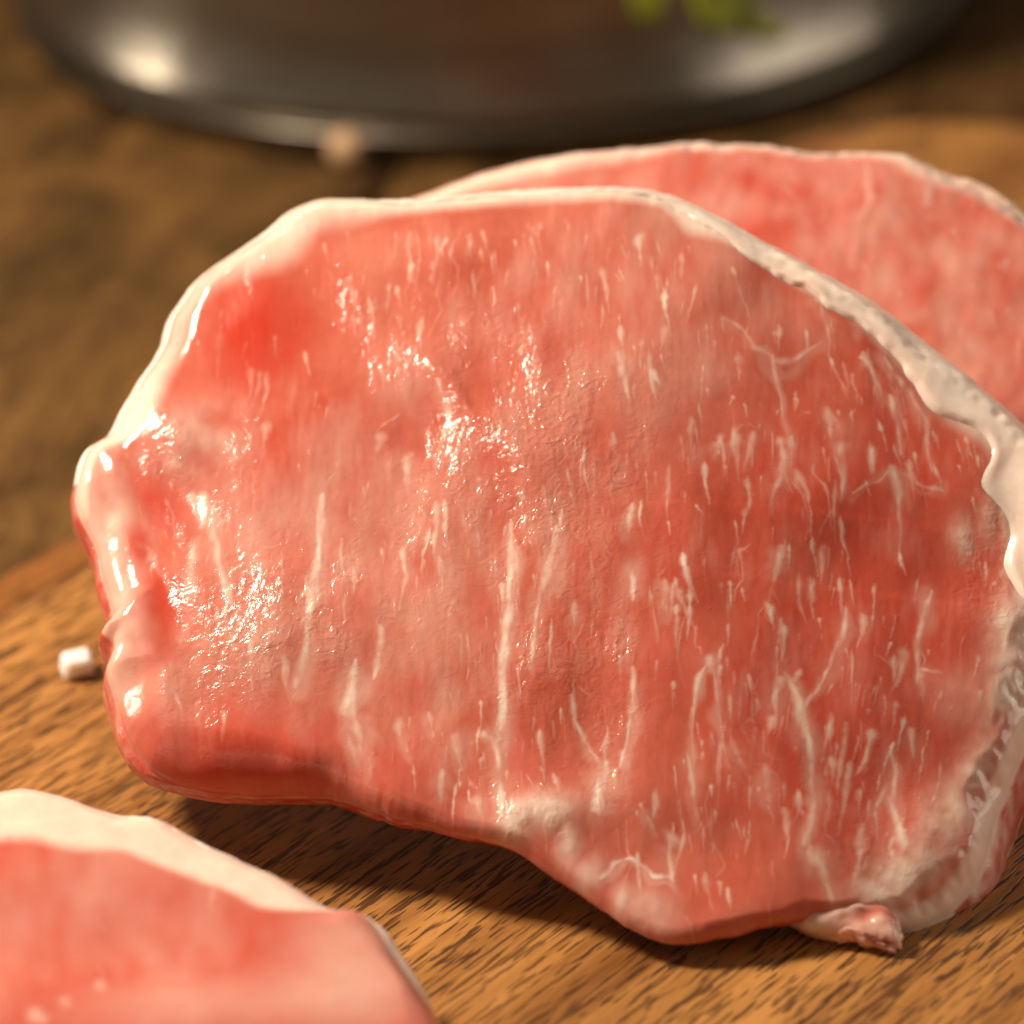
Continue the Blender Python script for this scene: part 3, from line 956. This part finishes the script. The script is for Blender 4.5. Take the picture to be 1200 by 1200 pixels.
# ---- slice in the front left corner
N_FRONT = normal_from(13, -2)
P_FRONT = on_z(250, 1010, 0.021)
front_outline = [
    (-60, 916, 19, 5, 58), (0, 906, 19, 5, 54), (40, 904, 19, 5, 53), (90, 916, 19, 5, 48), (140, 931, 19, 5, 44), (190, 942, 19, 5, 42), (240, 965, 19, 5, 40), (300, 993, 19, 5, 36),
    (350, 1017, 19, 5, 36), (390, 1041, 19, 5, 24), (415, 1043, 19, 5, 14), (440, 1058, 19, 5, 8), (470, 1105, 19, 5, 6), (500, 1150, 19, 5, 2), (525, 1195, 19, 5, 0), (535, 1250, 19, 5, 0), (520, 1330, 19, 5, 0),
    (450, 1430, 19, 5, 0), (300, 1500, 19, 5, 0), (100, 1510, 19, 5, 0), (-90, 1440, 19, 5, 0), (-200, 1310, 19, 5, 10), (-220, 1150, 19, 5, 30), (-160, 1000, 19, 5, 50)]
S3 = Slice(front_outline, (160, 1210), P_FRONT, N_FRONT, (-260, 880, 580, 1550), 1.5, 81, ragged=0.3)
rs = np.random.RandomState(27)
H, W = S3.shape
fat = np.zeros((H, W))
for i in range(110):
    x, yv = rs.uniform(-150, 480), rs.uniform(1020, 1450)
    L = rs.uniform(10, 50)
    a = rs.normal(0.3, .6)
    S3.stroke(fat, [(x, yv), (x + L * math.sin(a), yv + L * math.cos(a))], rs.uniform(2, 5), rs.uniform(.06, .2), rs, (.5, .4))
for pts, w, v in [([(115, 1150), (120, 1158)], 9, .4), ([(75, 1172), (80, 1180)], 9, .35), ([(40, 1190), (52, 1196)], 10, .5), ([(110, 1075), (108, 1105)], 5, .1),
                  ([(250, 1035), (246, 1060)], 8, .3)]:
    S3.stroke(fat, pts, w, v, rs, (.7, .7))
nb3 = gauss_noise(H, W, 24, 30, 83)
rimw = np.maximum(S3.fatw_map, 1) * 0.20 * MM
fat = np.maximum(fat, (1 - smooth(0.9, 1.15, np.maximum(S3.dist, 0) / rimw)) * smooth(2, 10, S3.fatw_map) * 0.9)
fat = np.maximum(fat, .35 * S3.blob(420, 1130, 60, 60) + .25 * S3.blob(250, 1180, 140, 30))
S3.maps['fat'] = np.clip(np.maximum(fat, 0.12 + 0.04 * nb3 + 0.03 * gauss_noise(H, W, 8, 5, 86)), 0, 1)
S3.maps['tint'] = np.clip(0.45 + 0.18 * np.roll(nb3, 60, 1) + 0.1 * gauss_noise(H, W, 10, 10, 87), 0, 1)
S3.finish_height((-1.4 * S3.blob(180, 1110, 170, 50, .1) + 1.2 * S3.blob(300, 1190, 160, 40, .1) + .18 * gauss_noise(H, W, 30, 30, 84)) * MM)
front = thing('pork_slice', tuple(map(float, S3.plane(300.0, 1250.0) - S3.n * 0.02)), 'blurred raw pork slice with thick pale fat rim in front left corner', 'meat slice', GROUP)
S3.build_body(340, front, seed=90, wall_rows=16, lumps=0.4)
t_a, t_b = math.atan2(1250 - 1210, -205 - 160), math.atan2(1160 - 1210, 505 - 160)
S3.build_fat(t_a - 2 * math.pi if t_a > 0 else t_a, t_b, front, lift=.0002, M=900, seed=94, width=0.45, soft=lambda th: 0.25 + 0 * th)

# ------------------------------------------------------------------ metal pot
pm, nt, p = new_mat('dull_silver_metal')
v = coords(nt)
nz = noise(nt, coords(nt, (8, 8, 120)), 1.0, 3)
nt.links.new(ramp(nt, nz, [(0.3, (0.20, 0.180, 0.148)), (0.7, (0.33, 0.305, 0.262))]), p.inputs['Base Color'])
p.inputs['Metallic'].default_value = 1.0
p.inputs['Roughness'].default_value = 0.30
wv = noise(nt, v, 28, 2)
nt.links.new(bump(nt, wv, 0.0022, 0.6), p.inputs['Normal'])
POT_C = np.array([0.001, 0.3490, TZ])
POT_R = 0.105
WALL = [(0.0085, 0.1026), (0.0105, 0.1018), (0.0125, 0.1011), (0.015, 0.1004), (0.018, 0.09965), (0.022, 0.09895), (0.026, 0.09845), (0.032, 0.09795), (0.040, 0.0974), (0.060, 0.0965),
        (0.080, 0.0962), (0.116, 0.0962)]
prof = [(r, z) for z, r in WALL] + [(0.0977, 0.1195), (0.0985, 0.121), (0.0980, 0.1225), (0.0962, 0.1225), (0.0946, 0.118)]
prof += [(r - 0.0018, z) for z, r in WALL[::-1]] + [(0.096, 0.007), (0.0, 0.006)]
NS = 160
fi = np.linspace(0, 2 * math.pi, NS, endpoint=False)
pot = thing('metal_pot', tuple(map(float, POT_C)), 'blurred dull silver metal pot with green leaf print on the table', 'pot')


def lathe(name, prof, mat, parent):
    V = np.array([[(r * math.cos(a), r * math.sin(a), z) for a in fi] for r, z in prof]).reshape(-1, 3)
    return make_mesh(name, V, grid_quads(len(prof), NS, closed_cols=True), mat, parent)


foot = [(0.1005, 0.0), (0.1028, 0.0), (0.1034, 0.0006), (0.1038, 0.0016), (0.1049, 0.0058), (0.1047, 0.0064), (0.1040, 0.0068), (0.1031, 0.0072), (0.1026, 0.0078), (0.1000, 0.0082), (0.0985, 0.002), (0.1005, 0.0)]
lathe('pot_body', [(0.0, 0.0035), (0.0975, 0.0035), (0.1010, 0.006)] + prof, pm, pot)
pf = pm.copy()
pf.name = 'dull_foot_metal'
pf_ramp = [n for n in pf.node_tree.nodes if n.type == 'VALTORGB'][0].color_ramp.elements
pf_ramp[0].color, pf_ramp[1].color = (0.10, 0.085, 0.065, 1), (0.17, 0.148, 0.12, 1)
pf.node_tree.nodes['Principled BSDF'].inputs['Roughness'].default_value = 0.34
lathe('foot_ring', foot, pf, pot)

gm, nt, p = new_mat('green_leaf_print')
nt.links.new(ramp(nt, noise(nt, coords(nt), 160, 2), [(0.35, (0.20, 0.24, 0.012)), (0.65, (0.34, 0.38, 0.02))]), p.inputs['Base Color'])
p.inputs['Roughness'].default_value = 0.5
dm, nt, p = new_mat('dark_leaf_vein')
p.inputs['Base Color'].default_value = (0.045, 0.032, 0.012, 1)
p.inputs['Roughness'].default_value = 0.6


PZ, PR = [w[0] for w in WALL], [w[1] for w in WALL]


def on_pot(px, py, off):
    """carry sheet points to the pot wall (a cylinder)"""
    d = ray(px, py)
    o = EYE - POT_C
    rr = 0.097 + off
    a = d[..., 0] ** 2 + d[..., 1] ** 2
    b = o[0] * d[..., 0] + o[1] * d[..., 1]
    for _ in range(25):
        c = o[0] ** 2 + o[1] ** 2 - rr * rr
        t = (-b - np.sqrt(np.maximum(b * b - a * c, 0))) / a
        z = (o + d * t[..., None])[..., 2]
        rr = np.interp(z, PZ, PR) + off
    return o + d * t[..., None]


def print_patch(name, outline, parent, mat, off=0.0007, label=None):
    sp = spline(outline, 10)
    ctr = sp.mean(0)
    rings = []
    for s in (1.0, 0.75, 0.5, 0.25, 0.05):
        q = ctr + (sp - ctr) * s
        rings.append(on_pot(q[:, 0], q[:, 1], off))
    back = on_pot(sp[:, 0], sp[:, 1], off - 0.0006)
    Vv = np.concatenate([back] + rings)
    M = len(sp)
    Q = grid_quads(len(rings) + 1, M, closed_cols=True)
    o = make_mesh(name, Vv, Q, mat, parent)
    if label:
        o['label'] = label
    return o


print_patch('leaf_print', [(738, -30), (742, 8), (752, 24), (766, 27), (778, 14), (782, -30), (775, -70), (758, -95), (744, -70)], pot, gm, label='small olive green rounded leaf')
lf = print_patch('leaf_print', [(808, -20), (814, 14), (828, 34), (850, 40), (870, 42), (895, 47), (918, 48), (921, 40), (905, 22), (888, 0), (872, -30), (850, -70), (825, -80), (808, -55)], pot, gm,
                 label='larger olive green pointed leaf')
print_patch('leaf_vein', [(870, 5), (869, 25), (874, 37), (880, 34), (880, 18), (876, 4)], lf, dm, off=0.0011)

# ------------------------------------------------------------------ peppercorn and salt
import bmesh
ppm, nt, p = new_mat('white_pepper')
nt.links.new(ramp(nt, noise(nt, coords(nt), 900, 4), [(0.3, (0.38, 0.22, 0.10)), (0.7, (0.62, 0.41, 0.24))]), p.inputs['Base Color'])
p.inputs['Roughness'].default_value = 0.5


def peppercorn(loc, r, label, seed):
    bm = bmesh.new()
    bmesh.ops.create_icosphere(bm, subdivisions=4, radius=r)
    rs_ = np.random.RandomState(seed)
    dirs = rs_.normal(size=(26, 3)); dirs /= np.linalg.norm(dirs, axis=1, keepdims=True)
    for vv in bm.verts:
        d = np.array(vv.co) / r
        a = dirs @ d
        vv.co *= 1 + 0.035 * np.sin(7 * a[0] + 5 * a[1]) - 0.06 * max(0, a.max() - .93) / .07
    me = bpy.data.meshes.new('peppercorn')
    bm.to_mesh(me); bm.free()
    me.polygons.foreach_set('use_smooth', np.ones(len(me.polygons), bool))
    me.materials.append(ppm)
    o = bpy.data.objects.new('peppercorn', me)
    o.location = loc
    COL.objects.link(o)
    o['label'], o['category'] = label, 'peppercorn'
    return o


pc = on_z(406, 194, TZ)
peppercorn((float(pc[0]), float(pc[1]), TZ + 0.0037), 0.0038, 'small tan peppercorn on the table in front of the pot', 3)

sm, nt, p = new_mat('coarse_salt')
p.inputs['Base Color'].default_value = (0.92, 0.88, 0.84, 1)
p.inputs['Roughness'].default_value = 0.25
p.inputs['Subsurface Weight'].default_value = 1.0
p.inputs['Subsurface Radius'].default_value = (1, .9, .8)
p.inputs['Subsurface Scale'].default_value = 0.001
nt.links.new(bump(nt, noise(nt, coords(nt), 900, 3), 0.0002, 0.6), p.inputs['Normal'])
bm = bmesh.new()
bmesh.ops.create_cube(bm, size=0.0042)
for vv in bm.verts:
    vv.co.x *= random.uniform(.85, 1.1); vv.co.y *= random.uniform(.7, 1.0); vv.co.z *= random.uniform(.55, .8)
    vv.co.x += random.uniform(-.0005, .0005); vv.co.y += random.uniform(-.0005, .0005)
bmesh.ops.bevel(bm, geom=bm.edges[:], offset=0.00035, segments=2, affect='EDGES')
zmin = min(vv.co.z for vv in bm.verts)
for vv in bm.verts:
    vv.co.z -= zmin
me = bpy.data.meshes.new('salt_crystal')
bm.to_mesh(me); bm.free()
me.materials.append(sm)
salt = bpy.data.objects.new('salt_crystal', me)
sl = on_z(91, 790)
salt.location = (float(sl[0]), float(sl[1]), 0.0)
salt.rotation_euler = (0, 0, .25)
COL.objects.link(salt)
salt['label'], salt['category'] = 'coarse white salt crystal on the board left of the large slice', 'salt crystal'
